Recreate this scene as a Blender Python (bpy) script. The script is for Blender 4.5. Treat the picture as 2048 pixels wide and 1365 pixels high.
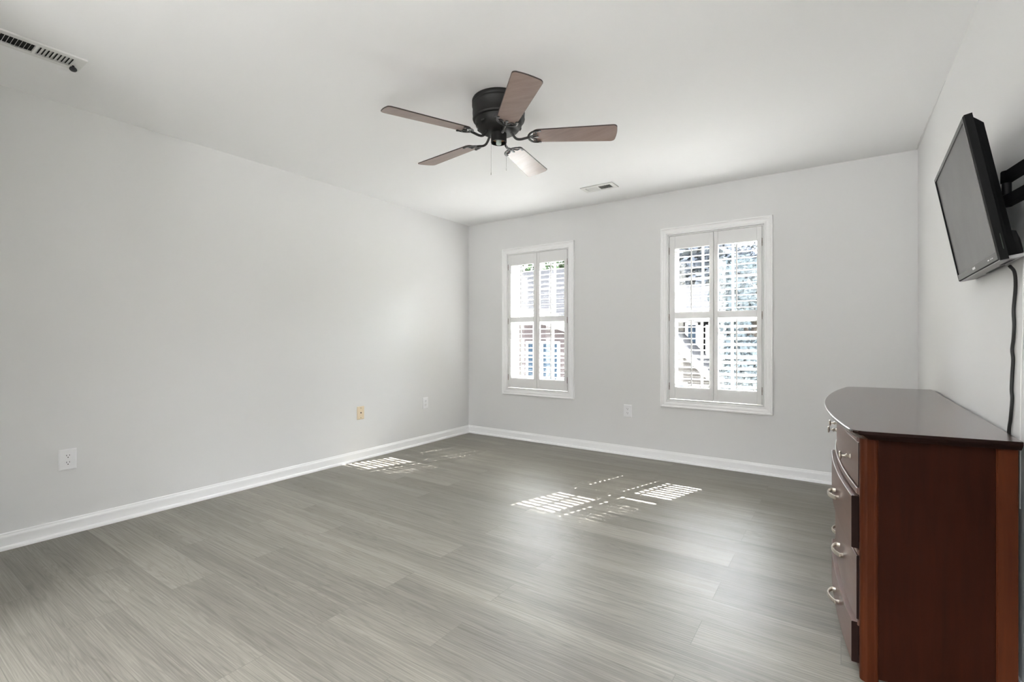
import bpy, bmesh, math, random
from mathutils import Vector, Matrix

# ------------------------------------------------------------------ scene clear
for o in list(bpy.data.objects):
    bpy.data.objects.remove(o, do_unlink=True)
SC = bpy.context.scene
COL = SC.collection
random.seed(7)
R = math.radians

# ------------------------------------------------------------------ camera
YAW = math.atan(658 / 960.0)
EYE = 1.112
cam_data = bpy.data.cameras.new('camera')
cam_data.sensor_fit = 'HORIZONTAL'
cam_data.sensor_width = 36.0
cam_data.lens = 960.0 / 2048.0 * 36.0
cam_data.shift_y = -5.5 / 2048.0
cam_data.clip_start = 0.02
cam_data.clip_end = 400
cam = bpy.data.objects.new('camera', cam_data)
cam.location = (0, 0, EYE)
cam.rotation_euler = (R(90), 0, YAW)
COL.objects.link(cam)
SC.camera = cam

# ------------------------------------------------------------------ view, world, sun
SC.view_settings.view_transform = 'Standard'
SC.view_settings.look = 'None'
SC.view_settings.gamma = 1.0
SC.view_settings.use_curve_mapping = False
SC.view_settings.exposure = 1.0
SC.cycles.use_denoising = True
SC.cycles.max_bounces = 14
SC.cycles.diffuse_bounces = 8
SC.cycles.glossy_bounces = 5
SC.cycles.transparent_max_bounces = 16
SC.cycles.sample_clamp_indirect = 8.0
SC.cycles.caustics_reflective = False
SC.cycles.caustics_refractive = False

SKY_STRENGTH = 28.0
SKY_LOW = 1.3
SUN_STRENGTH = 92.0
world = bpy.data.worlds.new('sky')
SC.world = world
world.use_nodes = True
wt = world.node_tree
wt.nodes.clear()
w_out = wt.nodes.new('ShaderNodeOutputWorld')
w_bg = wt.nodes.new('ShaderNodeBackground')
w_sky = wt.nodes.new('ShaderNodeTexSky')
w_sky.sky_type = 'HOSEK_WILKIE'
w_sky.turbidity = 4.0
w_sky.ground_albedo = 0.4
w_sky.sun_direction = Vector((0.335, 1.0, 1.03)).normalized()
w_mix = wt.nodes.new('ShaderNodeMixRGB')
w_mix.inputs['Fac'].default_value = 0.75
w_mix.inputs['Color2'].default_value = (1.0, 1.0, 1.04, 1)
wt.links.new(w_sky.outputs['Color'], w_mix.inputs['Color1'])
wt.links.new(w_mix.outputs['Color'], w_bg.inputs['Color'])
# sky strength raised high up to light the room, low near the horizon
w_tc = wt.nodes.new('ShaderNodeTexCoord')
w_sep = wt.nodes.new('ShaderNodeSeparateXYZ')
wt.links.new(w_tc.outputs['Generated'], w_sep.inputs[0])
w_mr = wt.nodes.new('ShaderNodeMapRange')
w_mr.interpolation_type = 'SMOOTHSTEP'
w_mr.inputs['From Min'].default_value = 0.11
w_mr.inputs['From Max'].default_value = 0.32
w_mr.inputs['To Min'].default_value = SKY_LOW
w_mr.inputs['To Max'].default_value = SKY_STRENGTH
wt.links.new(w_sep.outputs['Z'], w_mr.inputs['Value'])
wt.links.new(w_mr.outputs['Result'], w_bg.inputs['Strength'])
wt.links.new(w_bg.outputs['Background'], w_out.inputs['Surface'])

sun_data = bpy.data.lights.new('sun', 'SUN')
sun_data.energy = SUN_STRENGTH
sun_data.angle = R(0.53)
sun_data.color = (1.0, 0.955, 0.94)
sun = bpy.data.objects.new('sun', sun_data)
sun.rotation_euler = Vector((0.335, 1.0, 1.03)).to_track_quat('Z', 'Y').to_euler()
sun.location = (3, 9, 9)
COL.objects.link(sun)

# room extents
XL, XR, YB, YF, H = -3.633, 0.445, 4.395, -2.2, 2.44
WT = 0.21                                     # thickness of the outside wall


def portal(name, loc, rot, sx, sy):           # guides sky sampling through a window opening
    d = bpy.data.lights.new(name, 'AREA')
    d.shape = 'RECTANGLE'
    d.size, d.size_y = sx, sy
    d.cycles.is_portal = True
    o = bpy.data.objects.new(name, d)
    o.location, o.rotation_euler = loc, rot
    COL.objects.link(o)


portal('window_portal', (-2.687, YB + WT + 0.01, 1.30), (R(-90), 0, 0), 0.80, 1.50)
portal('window_portal', (-0.906, YB + WT + 0.01, 1.30), (R(-90), 0, 0), 0.80, 1.50)
portal('window_portal', (-0.825, YF - 0.16, 0.95), (R(90), 0, 0), 2.2, 1.45)  # portal for the added fill window behind the camera


# added fill light aimed up at the ceiling behind the camera, without a fixture
fill_data = bpy.data.lights.new('entry_lamp', 'AREA')
fill_data.shape = 'DISK'
fill_data.size = 0.45
fill_data.energy = 74.0
fill_data.color = (1.0, 0.985, 0.99)
lamp = bpy.data.objects.new('entry_lamp', fill_data)
lamp.location = (-0.90, -1.75, 1.85)
lamp.rotation_euler = (R(180), 0, 0)
COL.objects.link(lamp)


# ------------------------------------------------------------------ helpers
def obj(name, bm, mat, parent=None, label=None, smooth=False, kind=None):
    """links a bmesh, given in the parent's space, as ONE mesh object"""
    me = bpy.data.meshes.new(name)
    bmesh.ops.recalc_face_normals(bm, faces=bm.faces[:])
    bm.to_mesh(me)
    bm.free()
    for p in me.polygons:
        p.use_smooth = bool(smooth)
    if smooth and smooth != 'all':
        me.set_sharp_from_angle(angle=R(38))
    for m in (mat if isinstance(mat, (list, tuple)) else [mat]):
        me.materials.append(m)
    o = bpy.data.objects.new(name, me)
    COL.objects.link(o)
    if parent:
        o.parent = parent
    if label:
        o['label'] = label
    if kind:
        o['kind'] = kind
    return o


def tag(o, label, cat, group=None, kind=None):
    o['label'] = label
    o['category'] = cat
    if group:
        o['group'] = group
    if kind:
        o['kind'] = kind
    return o


def thing(name, label, cat, loc=(0, 0, 0), rot=(0, 0, 0), group=None):
    o = bpy.data.objects.new(name, None)
    o.empty_display_size = 0.1
    o.location, o.rotation_euler = loc, rot
    COL.objects.link(o)
    return tag(o, label, cat, group)


def setting(name):
    o = bpy.data.objects.new(name, None)
    COL.objects.link(o)
    o['kind'] = 'structure'
    return o


def add_box(bm, lo, hi, bevel=0.0, seg=2):
    x0, y0, z0 = lo
    x1, y1, z1 = hi
    vs = [bm.verts.new(p) for p in ((x0, y0, z0), (x1, y0, z0), (x1, y1, z0), (x0, y1, z0),
                                    (x0, y0, z1), (x1, y0, z1), (x1, y1, z1), (x0, y1, z1))]
    fs = [bm.faces.new([vs[i] for i in q]) for q in
          ((3, 2, 1, 0), (4, 5, 6, 7), (0, 1, 5, 4), (1, 2, 6, 5), (2, 3, 7, 6), (3, 0, 4, 7))]
    if bevel > 0:
        es = list({e for f in fs for e in f.edges})
        bmesh.ops.bevel(bm, geom=es, offset=bevel, segments=seg, affect='EDGES', profile=0.6)
    return bm


def box(lo, hi, bevel=0.0, seg=2):
    return add_box(bmesh.new(), lo, hi, bevel, seg)


def add_loft(bm, rings, closed=False, cap=True):
    """rings: lists of points with equal counts, each ring a closed loop"""
    rows = [[bm.verts.new(p) for p in r] for r in rings]
    n = len(rows[0])
    pairs = list(zip(rows[:-1], rows[1:])) + ([(rows[-1], rows[0])] if closed else [])
    for a, b in pairs:
        for i in range(n):
            j = (i + 1) % n
            bm.faces.new((a[i], a[j], b[j], b[i]))
    if cap and not closed:
        bm.faces.new(list(reversed(rows[0])))
        bm.faces.new(rows[-1])
    return bm


def add_prism(bm, pts, d, off):
    """polygon pts (3D) extruded along vector d"""
    a = [bm.verts.new(Vector(p) + Vector(off)) for p in pts]
    b = [bm.verts.new(Vector(p) + Vector(off) + Vector(d)) for p in pts]
    n = len(a)
    bm.faces.new(list(reversed(a)))
    bm.faces.new(b)
    for i in range(n):
        j = (i + 1) % n
        bm.faces.new((a[i], a[j], b[j], b[i]))
    return bm


def add_lathe(bm, prof, centre=(0, 0, 0), axis='Z', seg=40):
    """prof: (radius, height) list; radius 0 closes the end"""
    c = Vector(centre)

    def pt(r, h, a):
        u, v = r * math.cos(a), r * math.sin(a)
        if axis == 'Z':
            return c + Vector((u, v, h))
        if axis == 'X':
            return c + Vector((h, u, v))
        return c + Vector((u, h, v))
    prev = None
    for r, h in prof:
        if r < 1e-6:
            row = [bm.verts.new(pt(0, h, 0))]
        else:
            row = [bm.verts.new(pt(r, h, 2 * math.pi * i / seg)) for i in range(seg)]
        if prev:
            for i in range(seg):
                j = (i + 1) % seg
                if len(prev) == 1 and len(row) > 1:
                    bm.faces.new((prev[0], row[j], row[i]))
                elif len(row) == 1 and len(prev) > 1:
                    bm.faces.new((prev[i], prev[j], row[0]))
                elif len(row) > 1:
                    bm.faces.new((prev[i], prev[j], row[j], row[i]))
        prev = row
    return bm


def add_tube(bm, path, r, seg=8, flat=None, up=(0, 0, 1)):
    """sweep of a circle (radius r or list of radii), or of a flat rectangle (thickness, height)"""
    P = [Vector(p) for p in path]
    rings = []
    for i, p in enumerate(P):
        t = (P[min(i + 1, len(P) - 1)] - P[max(i - 1, 0)]).normalized()
        u = Vector(up)
        s = t.cross(u)
        if s.length < 1e-4:
            s = t.cross(Vector((1, 0, 0)))
        s.normalize()
        w = s.cross(t).normalized()
        if flat:
            a, b = flat[0] / 2, flat[1] / 2
            k = 0.55
            ring = [p + s * x + w * z for x, z in ((-a, -b * k), (-a * k, -b), (a * k, -b), (a, -b * k),
                                                   (a, b * k), (a * k, b), (-a * k, b), (-a, b * k))]
        else:
            rr = r[i] if isinstance(r, (list, tuple)) else r
            ring = [p + s * rr * math.cos(2 * math.pi * k / seg) + w * rr * math.sin(2 * math.pi * k / seg)
                    for k in range(seg)]
        rings.append(ring)
    return add_loft(bm, rings)


def catmull(pts, n=6):
    P = [Vector(p) for p in pts]
    P = [P[0] * 2 - P[1]] + P + [P[-1] * 2 - P[-2]]
    out = []
    for i in range(1, len(P) - 2):
        for k in range(n):
            t = k / n
            a, b, c, d = P[i - 1], P[i], P[i + 1], P[i + 2]
            out.append(0.5 * ((2 * b) + (c - a) * t + (2 * a - 5 * b + 4 * c - d) * t * t
                              + (3 * b - a - 3 * c + d) * t ** 3))
    out.append(P[-2])
    return out


# ------------------------------------------------------------------ materials
def new_mat(name):
    m = bpy.data.materials.new(name)
    m.use_nodes = True
    nt = m.node_tree
    return m, nt, nt.nodes['Principled BSDF']


def node(nt, kind, **kw):
    n = nt.nodes.new(kind)
    for k, v in kw.items():
        if k in n.inputs:
            n.inputs[k].default_value = v
        else:
            setattr(n, k, v)
    return n


def plain(name, col, rough=0.5, metal=0.0, spec=0.5, coat=0.0, noise=0.0, nscale=8.0, bump=0.0, bscale=60.0):
    m, nt, b = new_mat(name)
    b.inputs['Base Color'].default_value = (*col, 1)
    b.inputs['Roughness'].default_value = rough
    b.inputs['Metallic'].default_value = metal
    b.inputs['Specular IOR Level'].default_value = spec
    b.inputs['Coat Weight'].default_value = coat
    b.inputs['Coat Roughness'].default_value = 0.15
    tc = node(nt, 'ShaderNodeTexCoord')
    if noise > 0:
        nz = node(nt, 'ShaderNodeTexNoise', Scale=nscale, Detail=4.0)
        nt.links.new(tc.outputs['Object'], nz.inputs['Vector'])
        mr = node(nt, 'ShaderNodeMapRange')
        mr.inputs['To Min'].default_value = 1 - noise
        mr.inputs['To Max'].default_value = 1 + noise
        nt.links.new(nz.outputs['Fac'], mr.inputs['Value'])
        mx = node(nt, 'ShaderNodeMixRGB', blend_type='MULTIPLY')
        mx.inputs['Fac'].default_value = 1
        mx.inputs['Color1'].default_value = (*col, 1)
        nt.links.new(mr.outputs['Result'], mx.inputs['Color2'])
        nt.links.new(mx.outputs['Color'], b.inputs['Base Color'])
    if bump > 0:
        nb = node(nt, 'ShaderNodeTexNoise', Scale=bscale, Detail=3.0)
        nt.links.new(tc.outputs['Object'], nb.inputs['Vector'])
        bp = node(nt, 'ShaderNodeBump', Strength=bump, Distance=0.002)
        nt.links.new(nb.outputs['Fac'], bp.inputs['Height'])
        nt.links.new(bp.outputs['Normal'], b.inputs['Normal'])
    return m


M = {}
M['wall'] = plain('wall_paint', (0.725, 0.725, 0.72), 0.55, spec=0.3, noise=0.012, nscale=1.3, bump=0.10, bscale=180)
M['ceiling'] = plain('ceiling_paint', (0.86, 0.862, 0.862), 0.8, spec=0.2, noise=0.01, nscale=1.0, bump=0.08, bscale=150)
M['trim'] = plain('trim_paint', (0.88, 0.88, 0.88), 0.35, noise=0.01, nscale=3)
M['shutter'] = plain('shutter_paint', (0.76, 0.76, 0.755), 0.38, noise=0.01, nscale=3)
M['vinyl'] = plain('window_vinyl', (0.86, 0.84, 0.76), 0.4, noise=0.01, nscale=3)
M['brass'] = plain('aged_brass', (0.11, 0.082, 0.045), 0.45, metal=0.8, noise=0.1, nscale=60)
M['plate'] = plain('white_plastic', (0.83, 0.83, 0.84), 0.3, noise=0.005, nscale=20)
M['tan_plate'] = plain('almond_plastic', (0.72, 0.60, 0.43), 0.35, noise=0.02, nscale=30)
M['slot'] = plain('slot_black', (0.012, 0.012, 0.012), 0.6, noise=0.02)
M['vent'] = plain('vent_enamel', (0.72, 0.72, 0.70), 0.4, noise=0.02, nscale=20)
M['vent_dark'] = plain('duct_dark', (0.012, 0.012, 0.010), 0.8, noise=0.05)
M['vent_knob'] = plain('vent_knob_rubber', (0.02, 0.02, 0.022), 0.5, noise=0.2, nscale=120)
M['bronze'] = plain('dark_bronze', (0.010, 0.0098, 0.009), 0.5, metal=0.0, spec=0.25, noise=0.15, nscale=20)
M['iron_rub'] = plain('rubbed_iron', (0.016, 0.015, 0.014), 0.38, metal=0.2, noise=0.25, nscale=70)
M['socket'] = plain('socket_porcelain', (0.42, 0.50, 0.45), 0.3, noise=0.05, nscale=30)
M['copper'] = plain('socket_copper', (0.55, 0.28, 0.12), 0.4, metal=0.6, noise=0.1)
M['chain'] = plain('chain_steel', (0.45, 0.44, 0.42), 0.35, metal=0.8, noise=0.1, nscale=200)
M['nickel'] = plain('brushed_nickel', (0.62, 0.57, 0.50), 0.32, metal=0.95, noise=0.1, nscale=80)
M['tv_black'] = plain('tv_black_plastic', (0.004, 0.0042, 0.0042), 0.6, spec=0.10, noise=0.1, nscale=30)
M['tv_bezel'] = plain('tv_bezel', (0.018, 0.018, 0.018), 0.22, noise=0.05, nscale=30)
M['tv_under'] = plain('tv_grey_underside', (0.25, 0.25, 0.25), 0.35, noise=0.05, nscale=30)
M['tv_logo'] = plain('tv_logo_silver', (0.8, 0.8, 0.8), 0.4, noise=0.01)
M['led'] = plain('tv_green_sliver', (0.006, 0.018, 0.008), 0.4, noise=0.02)
M['mount'] = plain('mount_black_steel', (0.006, 0.006, 0.0065), 0.55, spec=0.12, noise=0.1, nscale=40)
M['cord'] = plain('cord_black_rubber', (0.010, 0.010, 0.010), 0.45, noise=0.1, nscale=80)
M['white_cord'] = plain('cord_white', (0.74, 0.74, 0.73), 0.45, noise=0.02, nscale=40)
# tv panel: dark, softly glossy
m, nt, b = new_mat('tv_panel')
tc = node(nt, 'ShaderNodeTexCoord')
nz = node(nt, 'ShaderNodeTexNoise', Scale=6.0, Detail=3.0)
nt.links.new(tc.outputs['Object'], nz.inputs['Vector'])
mr = node(nt, 'ShaderNodeMapRange')
mr.inputs['To Min'].default_value, mr.inputs['To Max'].default_value = 0.26, 0.34
nt.links.new(nz.outputs['Fac'], mr.inputs['Value'])
nt.links.new(mr.outputs['Result'], b.inputs['Roughness'])
b.inputs['Base Color'].default_value = (0.055, 0.054, 0.052, 1)
b.inputs['Specular IOR Level'].default_value = 0.75
M['tv_panel'] = m

# window glass: clear pane that lets light straight through and mirrors a little
m, nt, b = new_mat('window_glass')
nt.nodes.remove(b)
out = [n for n in nt.nodes if n.type == 'OUTPUT_MATERIAL'][0]
tr = node(nt, 'ShaderNodeBsdfTransparent', Color=(0.95, 0.97, 0.97, 1))
gl = node(nt, 'ShaderNodeBsdfGlossy', Roughness=0.02)
fr = node(nt, 'ShaderNodeFresnel', IOR=1.35)
mx = node(nt, 'ShaderNodeMixShader')
nt.links.new(fr.outputs['Fac'], mx.inputs[0])
nt.links.new(tr.outputs[0], mx.inputs[1])
nt.links.new(gl.outputs[0], mx.inputs[2])
nt.links.new(mx.outputs[0], out.inputs['Surface'])
M['glass'] = m


def wood(name, c_dark, c_light, rough=0.3, coat=0.3, axis='X', scale=1.0, contrast=1.0, spec=0.5, speck=False):
    m, nt, b = new_mat(name)
    tc = node(nt, 'ShaderNodeTexCoord')
    mp = node(nt, 'ShaderNodeMapping')
    s = {'X': (1.2, 14, 14), 'Y': (14, 1.2, 14), 'Z': (14, 14, 1.2)}[axis]
    mp.inputs['Scale'].default_value = [v * scale for v in s]
    nt.links.new(tc.outputs['Object'], mp.inputs['Vector'])
    n1 = node(nt, 'ShaderNodeTexNoise', Scale=2.2, Detail=6.0, Roughness=0.6, Distortion=0.6)
    nt.links.new(mp.outputs['Vector'], n1.inputs['Vector'])
    n2 = node(nt, 'ShaderNodeTexNoise', Scale=0.9, Detail=2.0)
    nt.links.new(tc.outputs['Object'], n2.inputs['Vector'])
    n2.inputs['Scale'].default_value = 3.5
    mixf = node(nt, 'ShaderNodeMath', operation='ADD')
    h1 = node(nt, 'ShaderNodeMath', operation='MULTIPLY')
    h1.inputs[1].default_value = 0.65
    h2 = node(nt, 'ShaderNodeMath', operation='MULTIPLY')
    h2.inputs[1].default_value = 0.35
    nt.links.new(n1.outputs['Fac'], h1.inputs[0])
    nt.links.new(n2.outputs['Fac'], h2.inputs[0])
    nt.links.new(h1.outputs[0], mixf.inputs[0])
    nt.links.new(h2.outputs[0], mixf.inputs[1])
    cr = node(nt, 'ShaderNodeValToRGB')
    w = 0.18 / contrast
    cr.color_ramp.elements[0].position = 0.5 - w
    cr.color_ramp.elements[1].position = 0.5 + w
    cr.color_ramp.elements[0].color = (*c_dark, 1)
    cr.color_ramp.elements[1].color = (*c_light, 1)
    nt.links.new(mixf.outputs[0], cr.inputs['Fac'])
    col = cr.outputs['Color']
    if speck:                                   # small pale wear marks
        v = node(nt, 'ShaderNodeTexNoise', Scale=38.0, Detail=1.0)
        nt.links.new(tc.outputs['Object'], v.inputs['Vector'])
        vr = node(nt, 'ShaderNodeMapRange')
        vr.inputs['From Min'].default_value, vr.inputs['From Max'].default_value = 0.775, 0.80
        nt.links.new(v.outputs['Fac'], vr.inputs['Value'])
        mm = node(nt, 'ShaderNodeMixRGB')
        nt.links.new(vr.outputs['Result'], mm.inputs['Fac'])
        nt.links.new(col, mm.inputs['Color1'])
        mm.inputs['Color2'].default_value = (0.35, 0.32, 0.30, 1)
        col = mm.outputs['Color']
    nt.links.new(col, b.inputs['Base Color'])
    b.inputs['Roughness'].default_value = rough
    b.inputs['Specular IOR Level'].default_value = spec
    b.inputs['Coat Weight'].default_value = coat
    b.inputs['Coat Roughness'].default_value = 0.2
    return m


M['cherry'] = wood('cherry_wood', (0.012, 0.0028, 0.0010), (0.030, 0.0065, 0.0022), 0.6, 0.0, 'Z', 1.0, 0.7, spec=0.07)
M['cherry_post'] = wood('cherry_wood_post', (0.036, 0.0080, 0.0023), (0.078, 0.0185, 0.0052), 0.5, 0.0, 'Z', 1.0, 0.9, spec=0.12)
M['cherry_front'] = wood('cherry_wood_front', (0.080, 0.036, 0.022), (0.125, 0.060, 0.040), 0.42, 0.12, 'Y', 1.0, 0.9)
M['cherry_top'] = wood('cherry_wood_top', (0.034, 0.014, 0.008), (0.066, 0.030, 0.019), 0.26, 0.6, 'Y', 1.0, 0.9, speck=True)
M['drawer_in'] = plain('drawer_dark_edge', (0.012, 0.0045, 0.003), 0.6, spec=0.1, noise=0.1)
M['blade'] = wood('fan_blade_walnut', (0.180, 0.118, 0.096), (0.290, 0.205, 0.175), 0.42, 0.25, 'X', 0.9, 0.9)
M['blade_edge'] = plain('fan_blade_edge', (0.035, 0.022, 0.018), 0.5, noise=0.1)


def floor_mat():
    m, nt, b = new_mat('grey_oak_planks')
    L = nt.links
    tc = node(nt, 'ShaderNodeTexCoord')
    br = node(nt, 'ShaderNodeTexBrick')
    br.offset, br.offset_frequency, br.squash = 0.37, 2, 1.0
    br.inputs['Color1'].default_value = (0, 0, 0, 1)
    br.inputs['Color2'].default_value = (1, 1, 1, 1)
    br.inputs['Mortar'].default_value = (0.5, 0.5, 0.5, 1)
    br.inputs['Scale'].default_value = 1.0
    br.inputs['Mortar Size'].default_value = 0.0011
    br.inputs['Mortar Smooth'].default_value = 0.2
    br.inputs['Brick Width'].default_value = 1.22
    br.inputs['Row Height'].default_value = 0.18
    L.new(tc.outputs['Object'], br.inputs['Vector'])
    rnd = node(nt, 'ShaderNodeRGBToBW')
    L.new(br.outputs['Color'], rnd.inputs[0])
    # every plank gets its own piece of grain
    off = node(nt, 'ShaderNodeVectorMath', operation='SCALE')
    off.inputs[0].default_value = (37.0, 53.0, 91.0)
    L.new(rnd.outputs[0], off.inputs['Scale'])
    add = node(nt, 'ShaderNodeVectorMath', operation='ADD')
    L.new(tc.outputs['Object'], add.inputs[0])
    L.new(off.outputs[0], add.inputs[1])
    mp = node(nt, 'ShaderNodeMapping')
    mp.inputs['Scale'].default_value = (0.5, 10.0, 1)
    L.new(add.outputs[0], mp.inputs['Vector'])
    n1 = node(nt, 'ShaderNodeTexNoise', Scale=1.0, Detail=3.0, Roughness=0.5, Distortion=0.5)
    L.new(mp.outputs[0], n1.inputs['Vector'])
    # cathedral rings
    mul = node(nt, 'ShaderNodeMath', operation='MULTIPLY')
    mul.inputs[1].default_value = 140.0
    L.new(n1.outputs['Fac'], mul.inputs[0])
    sn0 = node(nt, 'ShaderNodeMath', operation='SINE')
    L.new(mul.outputs[0], sn0.inputs[0])
    sn = node(nt, 'ShaderNodeMapRange')                 # thin dark growth lines
    sn.inputs['From Min'].default_value, sn.inputs['From Max'].default_value = -1.0, -0.2
    sn.inputs['To Min'].default_value, sn.inputs['To Max'].default_value = -1.0, 0.0
    L.new(sn0.outputs[0], sn.inputs['Value'])
    # fine fibres
    mp2 = node(nt, 'ShaderNodeMapping')
    mp2.inputs['Scale'].default_value = (2.6, 190.0, 1)
    L.new(add.outputs[0], mp2.inputs['Vector'])
    n2 = node(nt, 'ShaderNodeTexNoise', Scale=1.0, Detail=5.0, Roughness=0.65)
    L.new(mp2.outputs[0], n2.inputs['Vector'])
    # broad soft streaks
    mp3 = node(nt, 'ShaderNodeMapping')
    mp3.inputs['Scale'].default_value = (0.55, 7.0, 1)
    L.new(add.outputs[0], mp3.inputs['Vector'])
    n3 = node(nt, 'ShaderNodeTexNoise', Scale=1.0, Detail=3.0)
    L.new(mp3.outputs[0], n3.inputs['Vector'])
    # weighted sum
    def scaled(sock, k):
        q = node(nt, 'ShaderNodeMath', operation='MULTIPLY')
        q.inputs[1].default_value = k
        L.new(sock, q.inputs[0])
        return q.outputs[0]
    def plus(a, c):
        q = node(nt, 'ShaderNodeMath', operation='ADD')
        L.new(a, q.inputs[0])
        L.new(c, q.inputs[1])
        return q.outputs[0]
    tot = plus(plus(scaled(sn.outputs['Result'], 0.085), scaled(n2.outputs['Fac'], 0.78)),
               plus(scaled(n3.outputs['Fac'], 0.50), scaled(rnd.outputs[0], 0.12)))
    cr = node(nt, 'ShaderNodeValToRGB')
    e = cr.color_ramp.elements
    e[0].position, e[1].position = 0.38, 1.00
    e[0].color = (0.106, 0.097, 0.081, 1)
    e[1].color = (0.328, 0.307, 0.264, 1)
    k = e.new(0.685)
    k.color = (0.198, 0.186, 0.160, 1)
    L.new(tot, cr.inputs['Fac'])
    dk = node(nt, 'ShaderNodeMixRGB')
    dk.inputs['Color2'].default_value = (0.10, 0.092, 0.08, 1)
    fm = node(nt, 'ShaderNodeMath', operation='MULTIPLY')
    fm.inputs[1].default_value = 0.5
    L.new(br.outputs['Fac'], fm.inputs[0])
    L.new(fm.outputs[0], dk.inputs['Fac'])
    L.new(cr.outputs['Color'], dk.inputs['Color1'])
    L.new(dk.outputs['Color'], b.inputs['Base Color'])
    rr = node(nt, 'ShaderNodeMapRange')
    rr.inputs['To Min'].default_value, rr.inputs['To Max'].default_value = 0.34, 0.50
    L.new(n2.outputs['Fac'], rr.inputs['Value'])
    L.new(rr.outputs['Result'], b.inputs['Roughness'])
    b.inputs['Specular IOR Level'].default_value = 0.3
    bp = node(nt, 'ShaderNodeBump', Strength=0.45, Distance=0.0014)
    L.new(plus(n2.outputs['Fac'], scaled(sn.outputs['Result'], 0.25)), bp.inputs['Height'])
    bp2 = node(nt, 'ShaderNodeBump', Strength=0.5, Distance=0.001)
    bp2.invert = True
    L.new(br.outputs['Fac'], bp2.inputs['Height'])
    L.new(bp.outputs['Normal'], bp2.inputs['Normal'])
    L.new(bp2.outputs['Normal'], b.inputs['Normal'])
    return m


M['floor'] = floor_mat()

# ------------------------------------------------------------------ room shell
WINS = [(-3.135, -2.240), (-1.359, -0.453)]        # outer casing edges of the two windows
WZ0, WZ1 = 0.488, 2.109
CASE = 0.064                                       # casing width
OPEN = [(a + CASE - 0.004, b - CASE + 0.004) for a, b in WINS]
OZ0, OZ1 = WZ0 + CASE - 0.004, WZ1 - CASE + 0.004

obj('floor', box((XL - 0.1, YF - 0.1, -0.06), (XR + 0.1, YB + 0.1, 0.0)), M['floor'], kind='structure')
obj('ceiling', box((XL - 0.1, YF - 0.1, H), (XR + 0.1, YB + 0.1, H + 0.10)), M['ceiling'], kind='structure')
obj('wall_left', box((XL - 0.12, YF - 0.1, -0.06), (XL, YB + WT, H + 0.1)), M['wall'], kind='structure')
obj('wall_right', box((XR, YF - 0.1, -0.06), (XR + 0.12, YB + WT, H + 0.1)), M['wall'], kind='structure')
bm = bmesh.new()
xs = [XL, OPEN[0][0], OPEN[0][1], OPEN[1][0], OPEN[1][1], XR]
for i in range(5):
    if i in (1, 3):
        add_box(bm, (xs[i], YB, -0.06), (xs[i + 1], YB + WT, OZ0))
        add_box(bm, (xs[i], YB, OZ1), (xs[i + 1], YB + WT, H + 0.1))
    else:
        add_box(bm, (xs[i], YB, -0.06), (xs[i + 1], YB + WT, H + 0.1))
obj('wall_back', bm, M['wall'], kind='structure')
# wall behind the camera, with an unseen window added for fill light
bm = bmesh.new()
RW = (-1.9, 0.25, 0.25, 1.65)
AX, AY = -2.55, 0.15                               # entry alcove: its left side, and the room wall beside it
add_box(bm, (XL, AY - 0.12, -0.06), (AX, AY, H + 0.1))
add_box(bm, (AX - 0.12, YF - 0.14, -0.06), (AX, AY - 0.12, H + 0.1))
add_box(bm, (AX, YF - 0.14, -0.06), (RW[0], YF, H + 0.1))
add_box(bm, (RW[1], YF - 0.14, -0.06), (XR, YF, H + 0.1))
add_box(bm, (RW[0], YF - 0.14, -0.06), (RW[1], YF, RW[2]))
add_box(bm, (RW[0], YF - 0.14, RW[3]), (RW[1], YF, H + 0.1))
obj('wall_front', bm, M['wall'], kind='structure')
w3 = setting('window_3')
bm = bmesh.new()
for x in (RW[0], (RW[0] + RW[1]) / 2 - 0.03, RW[1] - 0.06):
    add_box(bm, (x, YF - 0.10, RW[2]), (x + 0.06, YF - 0.05, RW[3]))
for z in (RW[2], RW[3] - 0.06):
    add_box(bm, (RW[0], YF - 0.10, z), (RW[1], YF - 0.05, z + 0.06))
obj('window_frame', bm, M['trim'], w3)
obj('glass', box((RW[0] + 0.05, YF - 0.078, RW[2] + 0.05), (RW[1] - 0.05, YF - 0.074, RW[3] - 0.05)), M['glass'], w3)

# baseboards with quarter-round shoe
BASE = [(0, 0), (0.0, 0.086), (0.004, 0.087), (0.007, 0.083), (0.008, 0.076), (0.012, 0.068), (0.013, 0.062),
        (0.013, 0.020), (0.018, 0.0195), (0.024, 0.016), (0.027, 0.010), (0.028, 0.0)]
def baseboard(name, f, d):
    bm = bmesh.new()
    add_prism(bm, [f(u, v) for u, v in BASE], d, (0, 0, 0))
    o = obj(name, bm, M['trim'], kind='structure')
    return o
baseboard('baseboard_left', lambda u, v: (XL + u, AY, v), (0, YB - AY, 0))
baseboard('baseboard_back', lambda u, v: (XL, YB - u, v), (XR - XL, 0, 0))
baseboard('baseboard_right', lambda u, v: (XR - min(u, 0.014), YF, v), (0, YB - YF, 0))


# ragged line of wall paint on the ceiling above the right wall
bm = bmesh.new()
rr0 = random.Random(3)
edge = [(XR, 3.30)] + [(XR - 0.0145 * min(1, 0.25 + (i / 22.0)) * rr0.uniform(0.45, 1.0), 3.30 + i * 0.05) for i in range(22)] + [(XR - 0.012, YB), (XR, YB)]
add_prism(bm, [(x, y, H - 0.0006) for x, y in edge], (0, 0, 0.0012), (0, 0, 0))
obj('trim_1', bm, M['wall'], kind='structure')


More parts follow.
